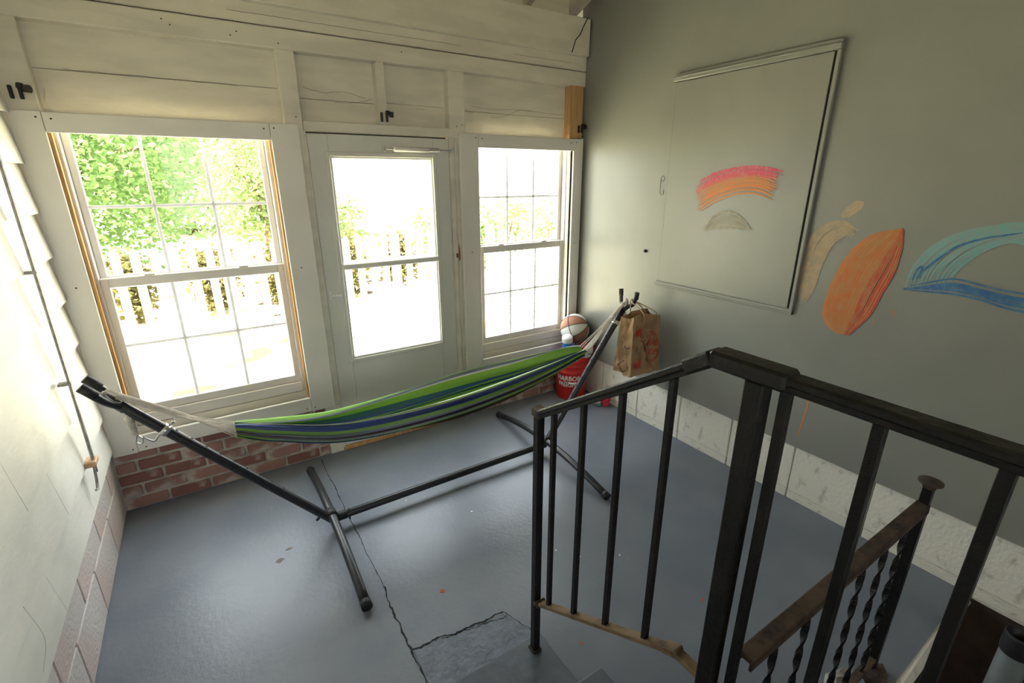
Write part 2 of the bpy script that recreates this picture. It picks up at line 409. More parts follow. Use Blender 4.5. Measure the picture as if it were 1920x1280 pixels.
part(hatch(sm_a, sm_b, 12, .018, jit=.004), 'crayon_smear', 'wax_pale', wr, 'pale peach crayon smear')
part(hatch(leaf_a, leaf_b, 22, .018, 0, .66, jit=.003), 'crayon_leaf', 'wax_orange', wr, 'orange part of the leaf-shaped crayon drawing')
part(hatch(leaf_a, leaf_b, 26, .004, .02, .98, jit=.004, off=.0038), 'crayon_streak', 'wax_tan', wr, 'thin tan streaks in the leaf-shaped drawing')
part(hatch(leaf_a, leaf_b, 11, .016, .62, 1, jit=.006, off=.003), 'crayon_leaf', 'wax_red', wr, 'red part of the leaf-shaped crayon drawing')
part(hatch(arc_a, arc_b, 13, .017, 0, 1, jit=.005), 'crayon_arch', 'wax_aqua', wr, 'pale aqua crayon arch')
part(hatch(base_a, base_b, 9, .012, 0, 1, jit=.006, off=.003), 'crayon_base', 'wax_blue', wr, 'dark blue crayon band under the arch')
mb = MB(); stroke(mb, [(p.x, p.y) for p in spl([(*a, 0) for a in ink], 30)], .012, .003); stroke(mb, [(p.x, p.y) for p in spl([(*a, 0) for a in ink2], 16)], .012, .0033)
part(mb, 'crayon_line', 'wax_blue', wr, 'dark blue crayon line in the arch')
mb = MB(); stroke(mb, [(p.x, p.y) for p in spl([(*a, 0) for a in drip], 14)], .012, .001)
for q, s in (((.864, 1.221), .03), ((.928, 1.154), .02), ((.854, 1.493), .012), ((.883, 1.405), .014)):
    stroke(mb, [(q[0], q[1]), (q[0]-.003, q[1]-s*.5), (q[0]-.004, q[1]-s)], .01, .001)
part(mb, 'paint_drip', 'wax_orange', wr, 'orange paint drips')
# black wall knob and key-shaped scratch
MB().lathe([(.0, 0), (.010, 0), (.012, .006), (.008, .016), (0, .018)], seg=16).build('wall_plug', 'dark', wr).matrix_basis = Matrix.Translation((XR, 2.379, 1.314)) @ Matrix.Rotation(-PI/2, 4, 'Y')
mb = MB(); mb.tube([(XR-.001, 2.287+.016*math.cos(t), 1.80+.016*math.sin(t)) for t in (2*PI*k/20 for k in range(21))], .002, 4)
mb.tube([(XR-.001, 2.303, 1.80), (XR-.001, 2.303, 1.71), (XR-.001, 2.29, 1.695), (XR-.001, 2.272, 1.70), (XR-.001, 2.272, 1.73)], .002, 4); mb.build('scratch', 'wall_grey', wr)

# ---- framed grey board on the right wall
bd = thing('framed_board', (XR, 1.78, 1.09), 'grey painted panel board with moulded frame hung on the grey wall', 'board')
B((XR-.010, 1.335, 1.12), (XR-.001, 2.240, 2.36), 'board_face', 'wall_grey', bd, .002)
m_ = MB(); m_.box((XR-.030, 1.300, 2.362), (XR-.001, 2.250, 2.385), .004); m_.box((XR-.022, 1.302, 2.385), (XR-.001, 2.248, 2.408), .004); m_.box((XR-.036, 1.3, 2.380), (XR-.001, 2.25, 2.388), .002)
m_.build('top_moulding', 'wall_grey', bd)
m_ = MB(); m_.box((XR-.024, 1.300, 1.095), (XR-.001, 1.318, 2.362), .003); m_.build('side_moulding', 'wall_grey', bd)
B((XR-.004, 1.319, 1.127), (XR-.001, 1.335, 2.36), 'gap', 'dark', bd)
m_ = MB(); m_.box((XR-.022, 1.300, 1.095), (XR-.001, 2.252, 1.127), .004); m_.box((XR-.026, 1.300, 1.104), (XR-.001, 2.252, 1.112), .002); m_.build('bottom_moulding', 'wall_grey', bd)
B((XR-.004, 2.2405, 1.127), (XR-.001, 2.2445, 2.36), 'gap', 'dark', bd)
def onboard(mb, dx=-.0125):
    for v in mb.bm.verts: v.co.x += dx
    return mb
part(onboard(hatch(rb_top, rb_bot, 9, .010, 0, .36, jit=.005)), 'crayon_rainbow', 'wax_pink', bd, 'pink top of the crayon rainbow')
part(onboard(hatch(rb_top, rb_bot, 17, .013, .24, 1, jit=.006), -.0115), 'crayon_rainbow', 'wax_orange', bd, 'orange bands of the crayon rainbow')
part(onboard(hatch(dome_top, dome_bot, 9, .010, 0, 1, jit=.003)), 'crayon_dome', 'wax_cream', bd, 'pale half-round crayon scribble')

# ---- back wall
wb = thing('wall_back', (1, YB, 0), 'cream painted stud wall with brick base under the windows', 'wall', kind='structure')
# brick base
bms = []
for k in range(4):
    m_ = MB(); m_.box((-.5, 0, -.5), (.5, 1, .5)); 
    bms.append(m_)
def brick_mesh(l, h, mt):
    m_ = MB(); m_.box((-l/2, -.008+random.uniform(-.002, .002), -h/2), (l/2, .05, h/2), .006, jit=.0015)
    bmesh.ops.recalc_face_normals(m_.bm, faces=m_.bm.faces[:]); me = bpy.data.meshes.new('brick'); m_.bm.to_mesh(me); m_.bm.free(); me.materials.append(M[mt]); return me
for m_ in bms: m_.bm.free()
BRK = {}
def bricks(x0, x1, z1):
    B((x0-(.06 if x0 < 0 else 0), YB+.0, -.1), (x1, YB+.1, z1), 'mortar', 'mortar', wb)
    ch, row, z = .0765, 0, .036
    while z < z1-.01:
        x = x0-(.11 if row % 2 else 0)
        while x < x1:
            a, b = max(x, x0)+.006, min(x+.213, x1)-.006
            if b-a > .03:
                l = round(b-a, 2); h = .063
                if z+h/2 > z1: h = (z1-z)*2 if (z1-z) > .01 else .02
                key = (l, round(h, 3), random.choice(('brick', 'brick', 'brick_b', 'brick_c')))
                if key not in BRK: BRK[key] = brick_mesh(l, h, key[2])
                o = link('brick', BRK[key], wb); o.matrix_parent_inverse = Matrix.Translation(-Vector(wb.location)); o.location = ((a+b)/2, YB+random.uniform(-.002, .002), z)
            x += .213
        z += ch; row += 1
bricks(XL, .50, .40); bricks(1.63, XB, .40)
# studs, plates, sheathing
YS = 3.11
def stud(x0, x1, z0, z1, name='stud', m='cream', y=YS, d=.09): return B((x0, y, z0), (x1, y+d, z1), name, m, wb, .003)
stud(XL, -.505, .36, 2.455, 'corner_stud'); stud(.497, .592, .36, 2.455); stud(1.034, 1.086, 2.11, 2.455); stud(1.50, 1.615, 0, 2.455)
stud(.50, .592, 0, .36, 'door_post'); stud(2.52, XB+.02, .36, 2.10)
stud(2.505, 2.63, 2.05, 2.462, 'new_stud', 'new_wood')['label'] = 'unpainted new wood stud end'
B((XL, YS-.003, 2.455), (XR, YS+.09, 2.553), 'top_plate', 'cream', wb, .005)
B((XL, YS-.003, 2.557), (XR, YS+.09, 2.66), 'top_plate', 'cream', wb, .005)
B((XL, 3.065, 2.648), (2.632, YS+.09, 2.885), 'fascia_board', 'cream', wb, .004)
mb = MB(); 
for a, b in zip(*(lambda q: (q, q[1:]))([(2.60, 2.886), (2.565, 2.83), (2.535, 2.775), (2.495, 2.735), (2.465, 2.655)])):
    mb.tube([(a[0], 3.064, a[1]), (b[0], 3.064, b[1])], .0035, 5)
mb.build('split', 'dark', wb)
for x0, x1, cut in ((-.507, .50, 2.275), (.59, 1.036, 2.235), (1.084, 1.502, 2.245), (1.612, 2.507, 2.235)):
    B((x0, 3.178, 2.092), (x1, 3.20, cut-.001), 'sheathing_board', 'cream', wb, .002)
    B((x0, 3.180, cut+.001), (x1, 3.202, 2.47), 'sheathing_board', 'cream', wb, .002)
# hairline cracks in the old boards
mb = MB()
for pts in ([(.63, 2.29), (.74, 2.275), (.85, 2.285), (.98, 2.265)], [(.80, 2.225), (.92, 2.235), (1.02, 2.26)], [(1.85, 2.205), (1.98, 2.225), (2.08, 2.265), (2.2, 2.27)],
            [(1.7, 2.27), (1.85, 2.26), (2.1, 2.268), (2.5, 2.26)], [(1.63, 2.25), (1.72, 2.225)], [(1.3, 2.225), (1.36, 2.224)], [(-.4, 2.28), (-.1, 2.277), (.3, 2.272)]):
    q = spl([(p[0], 3.1775, p[1]) for p in pts], 14); mb.tube([(p.x, p.y, p.z+random.uniform(-.003, .003)) for p in q], .0007, 4)
for z, x0, x1 in ((2.601, .3, 1.6), (2.555, -.3, 2.6), (2.60, 2.0, 2.5)):
    mb.tube([(x0+(x1-x0)*k/40, YS-.0035, z+random.uniform(-.0015, .0015)) for k in range(41)], .0008, 4)
mb.build('hairline_crack', 'wire_brown', wb)
for x, z in ((.56, 2.13), (1.55, 2.13), (1.59, 2.14), (.05, 2.50), (.02, 2.52), (.3, 2.49), (.33, 2.51), (1.2, 2.52), (.52, 2.48)): nail(wb, x, YS-.002, z, .0035)
# exterior cladding closing the wall behind the studs
B((XL-.1, 3.24, -.2), (XR+.1, 3.27, .46), 'cladding', 'cream', wb)
B((XL-.1, 3.2055, 2.091), (XR+.1, 3.25, 3.035), 'cladding', 'cream', wb)
B((XL-.1, 3.205, .40), (-.55, 3.25, 2.1), 'cladding', 'cream', wb); B((.46, 3.205, .0), (.585, 3.25, 2.1), 'cladding', 'cream', wb)
B((1.52, 3.205, .0), (1.67, 3.25, 2.1), 'cladding', 'cream', wb); B((2.58, 3.205, .40), (XR+.1, 3.25, 2.1), 'cladding', 'cream', wb)

# ---- windows
def window(n, x0, x1, nx, label):
    """x0..x1: clear width between the casing boards"""
    W = thing('window_%d' % n, ((x0+x1)/2, 3.15, .36), label, 'window', kind='structure')
    lw = .11 if n == 1 else .14; rw = .145 if n == 1 else .09
    yc0, yc1 = 3.088, 3.109
    cl = B((x0-lw, yc0, .36), (x0, yc1, 2.09), 'casing_board', 'trim_white', W, .002)
    cr = B((x1, yc0, .36), (x1+rw, yc1, 2.09), 'casing_board', 'trim_white', W, .002)
    ch = B((x0+.002, yc0, 2.003), (x1-.002, yc1, 2.088), 'casing_board', 'trim_white', W, .002)
    ca = B((x0+.002, yc0, .364), (x1-.002, yc1, .457), 'apron_board', 'trim_white', W, .002)
    for o, pts in ((cl, ((x0-.02, 2.065), (x0-lw*.5, 1.3), (x0-.02, .385))), (cr, ((x1+.02, 2.065), (x1+rw*.4, 1.3), (x1+.02, .385))), (ch, ((x0+.03, 2.06), (x1-.03, 2.06))), (ca, ((x0+.04, .385), (x1-.03, .385)))):
        for x, z in pts: nail(o, x, yc0, z)
    # wooden jambs, rough sill, vinyl frame
    jm = 'raw_wood' if n == 1 else 'jamb_tan'
    B((x0-.035, yc1+.001, .455), (x0+(.014 if n == 1 else .004), 3.146, 2.085), 'jamb', jm, W); B((x1-.011, yc1+.001, .455), (x1+.035, 3.146, 2.085), 'jamb', jm, W)
    B((x0-.03, 3.132, .43), (x1+.03, 3.23, .496), 'rough_sill', 'cream', W, .003)
    f = MB()
    f.box((x0-.012, 3.148, .498), (x0+.028, 3.245, 2.09), .003); f.box((x1-.028, 3.148, .498), (x1+.012, 3.245, 2.09), .003)
    f.box((x0+.028, 3.140, .498), (x1-.028, 3.245, .562), .003); f.box((x0+.028, 3.148, 2.056), (x1-.028, 3.245, 2.09), .003)
    f.build('frame', 'vinyl', W)
    def sash(name, z0, z1, y0, y1, st_, bot, top, zm):
        m_ = MB(); a, b = x0+.030, x1-.030
        m_.box((a, y0, z0), (a+st_, y1, z1), .003); m_.box((b-st_, y0, z0), (b, y1, z1), .003)
        m_.box((a+st_, y0, z0), (b-st_, y1, z0+bot), .003); m_.box((a+st_, y0, z1-top), (b-st_, y1, z1), .003)
        S = m_.build(name, 'vinyl', W); ym = (y0+y1)/2
        MB().box((a+st_*.5, ym-.002, z0+bot*.5), (b-st_*.5, ym+.002, z1-top*.5)).build('pane', 'glass', S)
        ga, gb = a+st_, b-st_
        for k in range(1, nx):
            x = ga+(gb-ga)*k/nx; MB().box((x-.008, ym-.009, z0+bot), (x+.008, ym-.003, z1-top), .002).build('muntin', 'muntin', S)
        MB().box((ga, ym-.0085, zm-.008), (gb, ym-.0032, zm+.008), .002).build('muntin', 'muntin', S)
        return S
    lo = sash('lower_sash', .563, 1.322, 3.154, 3.186, .034, .045, .050, .955)
    up = sash('upper_sash', 1.285, 2.055, 3.194, 3.226, .030, .045, .030, 1.672)
    for x in (x0+(x1-x0)*.26, x0+(x1-x0)*.74):
        MB().box((x-.025, 3.156, 1.322), (x+.025, 3.182, 1.332), .004).build('sash_lock', 'vinyl', lo)
    return W
window(1, -.505, .415, 3, 'large white grid window beside the shingle wall with bare wood jambs')
window(2, 1.70, 2.538, 3, 'narrower white grid window between the door and the grey wall')

# ---- door
D = thing('door_1', (1.04, 3.13, 0), 'pale grey-white glazed back door with two stacked panes', 'door', kind='structure')
s = MB(); y0, y1 = 3.118, 3.155
s.box((.602, y0, .03), (.715, y1, 2.05), .003); s.box((1.375, y0, .03), (1.490, y1, 2.05), .003)
s.box((.715, y0, .03), (1.375, y1, .655)); s.box((.715, y0, 1.935), (1.375, y1, 2.05))
s.build('slab', 'door_paint', D)
def ring(x0, x1, z0, z1, wd, y0, y1, name, m, par, bev=.003):
    m_ = MB(); m_.box((x0, y0, z0), (x0+wd, y1, z1), bev); m_.box((x1-wd, y0, z0), (x1, y1, z1), bev)
    m_.box((x0+wd, y0, z0), (x1-wd, y1, z0+wd), bev); m_.box((x0+wd, y0, z1-wd), (x1-wd, y1, z1), bev)
    return m_.build(name, m, par)
ring(.690, 1.393, .632, 1.955, .026, 3.108, 3.1185, 'moulding', 'door_paint', D)
uf = ring(.714, 1.376, 1.270, 1.936, .018, 3.122, 3.150, 'upper_frame', 'door_paint', D)
MB().box((.73, 3.138, 1.286), (1.36, 3.142, 1.92)).build('pane', 'glass', uf)
lf = ring(.714, 1.376, .654, 1.272, .018, 3.116, 3.136, 'lower_frame', 'door_paint', D)
MB().box((.73, 3.125, .67), (1.36, 3.129, 1.256)).build('pane', 'glass', lf)
B((.716, 3.106, 1.256), (1.374, 3.120, 1.291), 'middle_rail', 'trim_white', D, .004)
B((.593, 3.104, 2.062), (1.523, 3.20, 2.115), 'head_board', 'cream', D, .004)
B((.602, 3.160, 2.045), (1.49, 3.19, 2.075), 'head_gap_shade', 'dark', D)  # black strip stands for the shade in the gap under the head board
m_ = MB(); m_.box((.592, 3.112, .02), (.600, 3.2, 2.06)); m_.box((1.4925, 3.112, .02), (1.502, 3.2, 2.06)); m_.build('jamb', 'cream', D)
B((1.506, 3.1, .1), (1.522, 3.112, 2.06), 'stop_strip', 'cream', D, .003)
B((1.530, 3.1025, .36), (1.538, 3.112, 2.06), 'stop_strip', 'trim_white', D, .002)
B((.585, 3.105, .0), (1.51, 3.22, .028), 'threshold', 'new_wood', D, .004)
B((1.508, 3.098, 1.27), (1.522, 3.102, 1.30), 'strike_plate', 'wire_brown', D)
MB().poly([(1.526, 3.0995, 1.24), (1.540, 3.0995, 1.26), (1.538, 3.0995, 1.33), (1.530, 3.0995, 1.37), (1.527, 3.0995, 1.30)], (0, .003, 0)).build('bare_patch', 'scar', D)
h = MB(); h.box((.612, 3.106, 1.075), (.630, 3.119, 1.135), .003); h.build('handle_plate', 'white_plastic', D)
MB().tube([(.62, 3.11, 1.105), (.62, 3.085, 1.105), (.63, 3.078, 1.105), (.685, 3.078, 1.102)], .008, 10).build('handle', 'white_plastic', D)
c = MB().tube([(1.10, 3.085, 1.978), (1.33, 3.085, 1.978)], .016, 16).build('door_closer', 'trim_white', D)
MB().tube([(1.04, 3.085, 1.978), (1.10, 3.085, 1.978)], .005, 8).build('closer_rod', 'steel', c)
MB().tube([(1.40, 3.085, 1.978), (1.495, 3.085, 1.978)], .004, 8).build('closer_rod', 'steel', c)
MB().tube([(1.33+.075*k/90, 3.085+.012*math.cos(k*.62), 1.978+.012*math.sin(k*.62)) for k in range(91)], .0024, 5).build('closer_spring', 'steel', c)
m_ = MB(); m_.box((1.035, 3.08, 1.962), (1.05, 3.119, 1.994), .002); m_.box((1.49, 3.08, 1.962), (1.51, 3.113, 1.994), .002); m_.build('closer_bracket', 'steel', c)

# ---- roof: rafters and deck boards rising over the room
ce = thing('ceiling', (1, 0, 3), 'open rafter roof with dark boards above the fascia', 'ceiling', kind='structure')
SL = math.tan(R(21))
zr = lambda y: 2.885+(3.2-y)*SL
for k in range(9):
    x = 2.56-.405*k
    m_ = MB(); m_.poly([(x-.02, 3.3, zr(3.3)+.02), (x-.02, YR, zr(YR)+.02), (x-.02, YR, zr(YR)+.16), (x-.02, 3.3, zr(3.3)+.16)], (.04, 0, 0)); m_.build('rafter', 'rafter', ce)
yy = 3.5
while yy > YR-.2:
    a, b = yy, yy-.178
    MB().poly([(XL-.2, a, zr(a)+.162), (XL-.2, b, zr(b)+.162), (XL-.2, b, zr(b)+.185), (XL-.2, a, zr(a)+.185)], (XR-XL+.4, 0, 0)).build('roof_board', 'deck', ce); yy -= .182
# ---- unseen rear wall; its opening is added to let in fill light
wk = thing('wall_rear', (1, YR, 0), 'cream wall behind the landing with one small opening added for fill light', 'wall', kind='structure')
B((XL-.1, YR-.1, -.2), (-.3, YR, 5.2), 'pier', 'cream', wk); B((.6, YR-.1, -1.6), (XR+.1, YR, 5.2), 'pier', 'cream', wk)
B((-.3, YR-.1, -.2), (.6, YR, 1.15), 'parapet', 'cream', wk); B((-.3, YR-.1, 2.35), (.6, YR, 5.2), 'lintel', 'cream', wk)
# ------------------------------------------------------------------ outside
gr = MB().box((-30, 3.27, -.5), (40, 60, -.15)).box((-30, -25, -.5), (XL-.1, 3.27, -.15)).box((XR+.12, -25, -.5), (40, 3.27, -.15)).box((XL-.1, -25, -.5), (XR+.12, YR-.1, -.15)).build('yard_ground', 'ground_out')
tag(gr, 'sunlit pale dry yard ground beyond the windows', 'ground', kind='structure')
def fence(label, p, q, n):
    p, q = Vector(p), Vector(q); d = (q-p).normalized(); nn = Vector((-d.y, d.x, 0)); a = math.atan2(d.y, d.x)
    F_ = thing('picket_fence', p, label, 'fence', 'picket fence runs')
    pk = MB(); pk.poly([(-.048, 0, 0), (.048, 0, 0), (.048, 0, 1.06), (0, 0, 1.12), (-.048, 0, 1.06)], (0, .02, 0))
    bmesh.ops.recalc_face_normals(pk.bm, faces=pk.bm.faces[:]); me = bpy.data.meshes.new('picket'); pk.bm.to_mesh(me); pk.bm.free(); me.materials.append(M['picket'])
    for k in range(n):
        c_ = p.lerp(q, (k+.5)/n)
        o = link('picket', me, F_); o.matrix_parent_inverse = Matrix.Translation(-p); o.location = (c_.x, c_.y, -.12); o.rotation_euler = (0, 0, a)
    for z in (.12, .72):
        MB().bar(p+nn*.04+Vector((0, 0, z)), q+nn*.04+Vector((0, 0, z)), .035, .085).build('rail', 'picket', F_)
    k = 0
    while k*2.4 < (q-p).length+.01:
        c_ = p+d*min(k*2.4, (q-p).length); MB().box((c_.x-.045+nn.x*.1, c_.y-.045+nn.y*.1, -.15), (c_.x+.045+nn.x*.1, c_.y+.045+nn.y*.1, 1.05), .005).build('post', 'picket', F_); k += 1
fence('white picket fence run facing the house in front of the trees', (-4.6, 7.55, -.15), (4.1, 7.55, -.15), 44)
fence('white picket fence run going away from the house past the narrower window', (4.2, 7.5, -.15), (4.2, 3.9, -.15), 18)
def tree(name, label, cat, x, y, zc, rx, rz, nl, sz, m, trunk, seed, group):
    rnd = random.Random(seed)
    T = thing(name, (x, y, -.15), label, cat, group)
    br = MB(); ends = []
    br.tube([(x, y, -.15), (x+.03, y, zc-rz*.5), (x, y, zc)], trunk, 8, rads=[trunk, trunk*.8, trunk*.5])
    for k in range(9):
        t = rnd.uniform(0, 2*PI); e = rnd.uniform(-.2, 1.1)
        q = Vector((x+rx*.75*math.cos(t)*math.cos(e), y+rx*.75*math.sin(t)*math.cos(e), zc+rz*.75*math.sin(e)))
        br.tube([(x, y, zc-rz*rnd.uniform(.1, .7)), Vector((x, y, zc-rz*.2)).lerp(q, .5), q], trunk*.4, 5, rads=[trunk*.5, trunk*.3, .01])
    br.build('trunk', 'bark', T)
    # crown: leaf blades in clumps
    vs_, fs = [], []
    cl = []
    for k in range(max(10, nl//45)):
        while True:
            v = Vector((rnd.uniform(-1, 1), rnd.uniform(-1, 1), rnd.uniform(-1, 1)))
            if .25 < v.length < 1: break
        cl.append(Vector((x+v.x*rx, y+v.y*rx, zc+v.z*rz)))
    for k in range(nl):
        c_ = cl[rnd.randrange(len(cl))]; g = .16*rx+.05
        p = c_+Vector((rnd.gauss(0, g), rnd.gauss(0, g), rnd.gauss(0, g*.7)))
        if p.z < -.1: p.z = -.1+rnd.random()*.2
        a = Vector((rnd.gauss(0, 1), rnd.gauss(0, 1), rnd.gauss(0, .6)-.3)).normalized(); b = a.cross(Vector((rnd.gauss(0, 1), rnd.gauss(0, 1), rnd.gauss(0, 1)+1))).normalized(); nn = a.cross(b)
        s_ = sz*rnd.uniform(.6, 1.2); i = len(vs_)
        vs_ += [p, p+a*s_*.5+b*s_*.34+nn*.1*s_, p+a*s_, p+a*s_*.5-b*s_*.34+nn*.1*s_]; fs += [(i, i+1, i+2), (i, i+2, i+3)]
    me = bpy.data.meshes.new('crown'); me.from_pydata([tuple(v) for v in vs_], [], fs); me.materials.append(M[m]); o = link('crown', me, T); o['kind'] = 'stuff'
leaf_mat('leaf_dry', (.11, .13, .045), (.18, .135, .055))
G = 'trees and shrubs behind the picket fence'
tree('broadleaf_tree', 'tall dense broadleaf tree behind the fence, seen through the large window', 'tree', -2.0, 13.6, 2.7, 2.7, 2.3, 24000, .135, 'leaf_a', .12, 1, G)
tree('broadleaf_tree', 'smaller leafy tree behind the fence, right of the tall one', 'tree', 1.0, 9.7, 1.75, .85, 1.1, 5000, .095, 'leaf_b', .07, 2, G)
tree('broadleaf_tree', 'wide pale broadleaf tree filling the gap between the tall and the small tree', 'tree', -.2, 22.5, 3.0, 3.1, 2.9, 20000, .19, 'leaf_b', .13, 6, G)
tree('leafy_shrub', 'round shrub behind the fence, seen through the door panes', 'shrub', 2.35, 9.9, .75, .55, .65, 700, .12, 'leaf_b', .03, 3, G)
tree('leafy_shrub', 'small shrub at the far edge of the door panes', 'shrub', 4.0, 9.3, .8, .36, .5, 600, .12, 'leaf_b', .03, 4, G)
for k, (x, y, z, r_) in enumerate(((5.3, 9.6, .62, .50), (7.2, 11.4, .66, .62), (9.4, 12.6, .60, .72))):
    tree('leafy_shrub', ('bushy green shrub in the row seen through the narrower window, beside the door', 'middle green shrub of the row seen through the narrower window', 'yellow-green shrub of the row beside the grey wall edge')[k], 'shrub', x, y, z, r_, .72, 1100, .12, ('leaf_a', 'leaf_b', 'leaf_b')[k], .03, 10+k, G)
for k, x in enumerate([-3.9+.98*q for q in range(8)]):
    tree('low_shrub', 'low dry brownish shrub close behind the picket fence', 'shrub', x, 8.45, .40, .25, .52, 1500, .09, 'leaf_dry', .025, 20+k, 'low shrubs behind the fence')

# ------------------------------------------------------------------ hammock stand
HY = 2.33; TR = .022
S_ = thing('hammock_stand', (1.04, HY, 0), 'black steel tube hammock stand with curved feet', 'hammock stand')
def foot(x):
    pts = [(x, HY+(k/16-.5)*2*.62, TR+.075*(1-((k/16-.5)*2)**2)) for k in range(17)]
    o = MB().tube(pts, TR, 14).build('foot_tube', 'tube_black', S_)
    for i, j in ((0, 1), (16, 15)):
        a, b = Vector(pts[i]), Vector(pts[j]); d = (a-b).normalized()
        MB().tube([a+d*.006, a-d*.03], TR+.0025, 14).build('end_cap', 'cap_black', o)
    return o
LX, RX_ = .33, 1.752
ZC = TR+.075
foot(LX); foot(RX_)
for x in (LX, RX_):
    MB().tube([(x, HY-.03, ZC-.001), (x, HY+.03, ZC-.001)], TR+.006, 14).build('collar', 'cap_black', S_)
MB().tube([(LX, HY, ZC-.035), (LX+.06, HY, ZC-.03), (RX_-.06, HY, ZC-.03), (RX_, HY, ZC-.035)], TR, 14).build('base_tube', 'tube_black', S_)
MB().tube([(LX+.075, HY, ZC-.03), (LX+.02, HY, ZC-.03)], TR+.003, 14).build('sleeve', 'cap_black', S_)
MB().tube([(RX_-.075, HY, ZC-.03), (RX_-.02, HY, ZC-.03)], TR+.003, 14).build('sleeve', 'cap_black', S_)
for x in (LX+.09, RX_-.09):
    MB().tube([(x, HY, ZC-.03-TR-.016), (x, HY, ZC-.03+TR+.004)], .006, 8).build('bolt', 'cap_black', S_)
def arm(x0, x1, z1, sgn):
    a, b = Vector((x0, HY, ZC-.035)), Vector((x1, HY, z1)); d = (b-a).normalized()
    o = MB().tube([a, a+d*.03, b-d*.05, b], TR, 14).build('arm_tube', 'tube_black', S_)
    up = Vector((-d.z, 0, d.x)); up = up if up.z > 0 else -up
    for k in range(9):
        p = a.lerp(b, .30+.062*k)
        MB().tube([p+up*(TR-.002), p+up*(TR+.0012)], .0055, 8).build('adjust_hole', 'dark', o)
    MB().tube([a+d*.07-up*(TR-.004), a+d*.07-up*(TR+.02)], .007, 8).build('bolt', 'cap_black', o)
    return a, b, d, up
# left arm and fork
la, lb, ld, lu = arm(LX, -.40, .94, -1)
for s in (-1, 1):
    q = [lb-ld*.02, lb+ld*.03+Vector((0, s*.030, 0)), lb+ld*.065+Vector((0, s*.05, .004)), lb+ld*.125+Vector((0, s*.052, .012))]
    pr = MB().tube(spl(q, 14), .015, 12).build('fork_prong', 'tube_black', S_)
    e = Vector(q[-1]); MB().tube([e-ld*.05, e+ld*.012], .0185, 12).build('rubber_grip', 'cap_black', pr)
ra, rb_, rd, ru = arm(RX_, 2.41, .93, 1)
for s in (-1, 1):
    q = [rb_-rd*.02, rb_+rd*.03+Vector((0, s*.03, 0)), rb_+rd*.055+Vector((.002, s*.058, 0)), rb_+Vector((.045, s*.075, .115))]
    pr = MB().tube(spl(q, 14), .014, 12).build('fork_prong', 'tube_black', S_)
    e = Vector(q[-1]); t = Vector((.02, s*.12, .95)).normalized(); MB().tube([e-t*.035, e+t*.014], .0165, 12).build('rubber_grip', 'cap_black', pr)
# clamp with wing nut and hook on each arm
def clamp(p, d, u, hook_to):
    k = MB().tube([p-d*.014, p+d*.014], TR+.004, 14).build('clamp', 'steel', S_)
    MB().tube([p+u*TR, p+u*(TR+.022)], .005, 8).build('bolt', 'steel', k)
    m_ = MB(); c_ = p+u*(TR+.016)
    for s in (-1, 1): m_.bar(c_, c_+Vector((0, s*.016, 0))+u*.016, .006, .012, .002)
    m_.build('wing_nut', 'steel', k)
    h_ = [p-u*TR, p-u*(TR+.02), p-u*(TR+.035)-d*0+Vector((0, -.01, 0))]+hook_to
    MB().tube(spl(h_, 16), .004, 8).build('hook', 'steel', k)
cl_ = Vector((-.275, HY, 0)); cl_.z = la.z+(la.x-cl_.x)*(lb.z-la.z)/(la.x-lb.x)
clamp(cl_, ld, lu, [Vector((-.345, HY-.012, .775)), Vector((-.352, HY-.012, .79))])
cr_ = Vector((2.345, HY, 0)); cr_.z = ra.z+(cr_.x-ra.x)*(rb_.z-ra.z)/(rb_.x-ra.x)
clamp(cr_, rd, ru, [Vector((2.40, HY-.012, .80)), Vector((2.405, HY-.012, .82))])

# ------------------------------------------------------------------ hammock
Hm = thing('hammock', (1.0, HY, .5), 'striped green, navy and grey cotton hammock slung on the black stand', 'hammock')
cz = spl([(-.02, 0, .745), (.14, 0, .672), (.46, 0, .575), (.97, 0, .545), (1.4, 0, .572), (1.72, 0, .625), (2.045, 0, .705)], 80)
def hsurf(u, v):
    i = u*80; k = min(int(i), 79); c_ = cz[k].lerp(cz[k+1], i-k)
    t = v*2-1
    op = math.sin(PI*min(1, max(0, u)))**.75                      # how far the cloth is open
    op2 = op*(1+.25*math.sin(2.2*u*PI-.6))
    W_ = (.034+.080*op2) if t < 0 else (.030+.045*op+.085*op2*min(1, max(0, (u-.05)/.5)))
    sk = min(1, max(0, (u-.10)/.55)); sk = sk*sk*(3-2*sk)
    Dp = (.085+.095*op) if t < 0 else (.080+.035*op+.10*op*sk)
    yv = W_*t*(1-.12*t*t); zv = Dp*abs(t)**(1.2 if t < 0 else 1.5)-.055-.012*op
    f = .013+.001*(1-op)
    rip = f*math.sin(t*17+2.0*math.sin(5*u+1))+.5*f*math.sin(t*31+7*u)+.006*op*math.sin(9*u+t*5)
    # roll of the two rims
    if t < -.85: yv += .02*op*((-t-.85)/.15)**2; zv -= .018*((-t-.85)/.15)**2
    if t > .85: yv += .02*op*((t-.85)/.15)**2; zv -= .012*((t-.85)/.15)**2
    return Vector((c_.x+.012*(t*t-.5)*(1 if u > .5 else -1)*0, HY-.02+yv+rip*.9*(1 if t > 0 else -1), c_.z+zv+rip*.45))
fb = MB().grid(hsurf, 90, 84, uv=True).build('fabric', None, Hm, fix=False)
fm = bpy.data.materials.new('hammock_cloth'); fm.use_nodes = True; fb.data.materials.append(fm)
n = fm.node_tree.nodes; L = fm.node_tree.links; bs = n['Principled BSDF']; bs.inputs['Roughness'].default_value = .85
bs.inputs['Sheen Weight'].default_value = .15
uvn = n.new('ShaderNodeUVMap'); sx = n.new('ShaderNodeSeparateXYZ'); cr = n.new('ShaderNodeValToRGB'); cr.color_ramp.interpolation = 'CONSTANT'
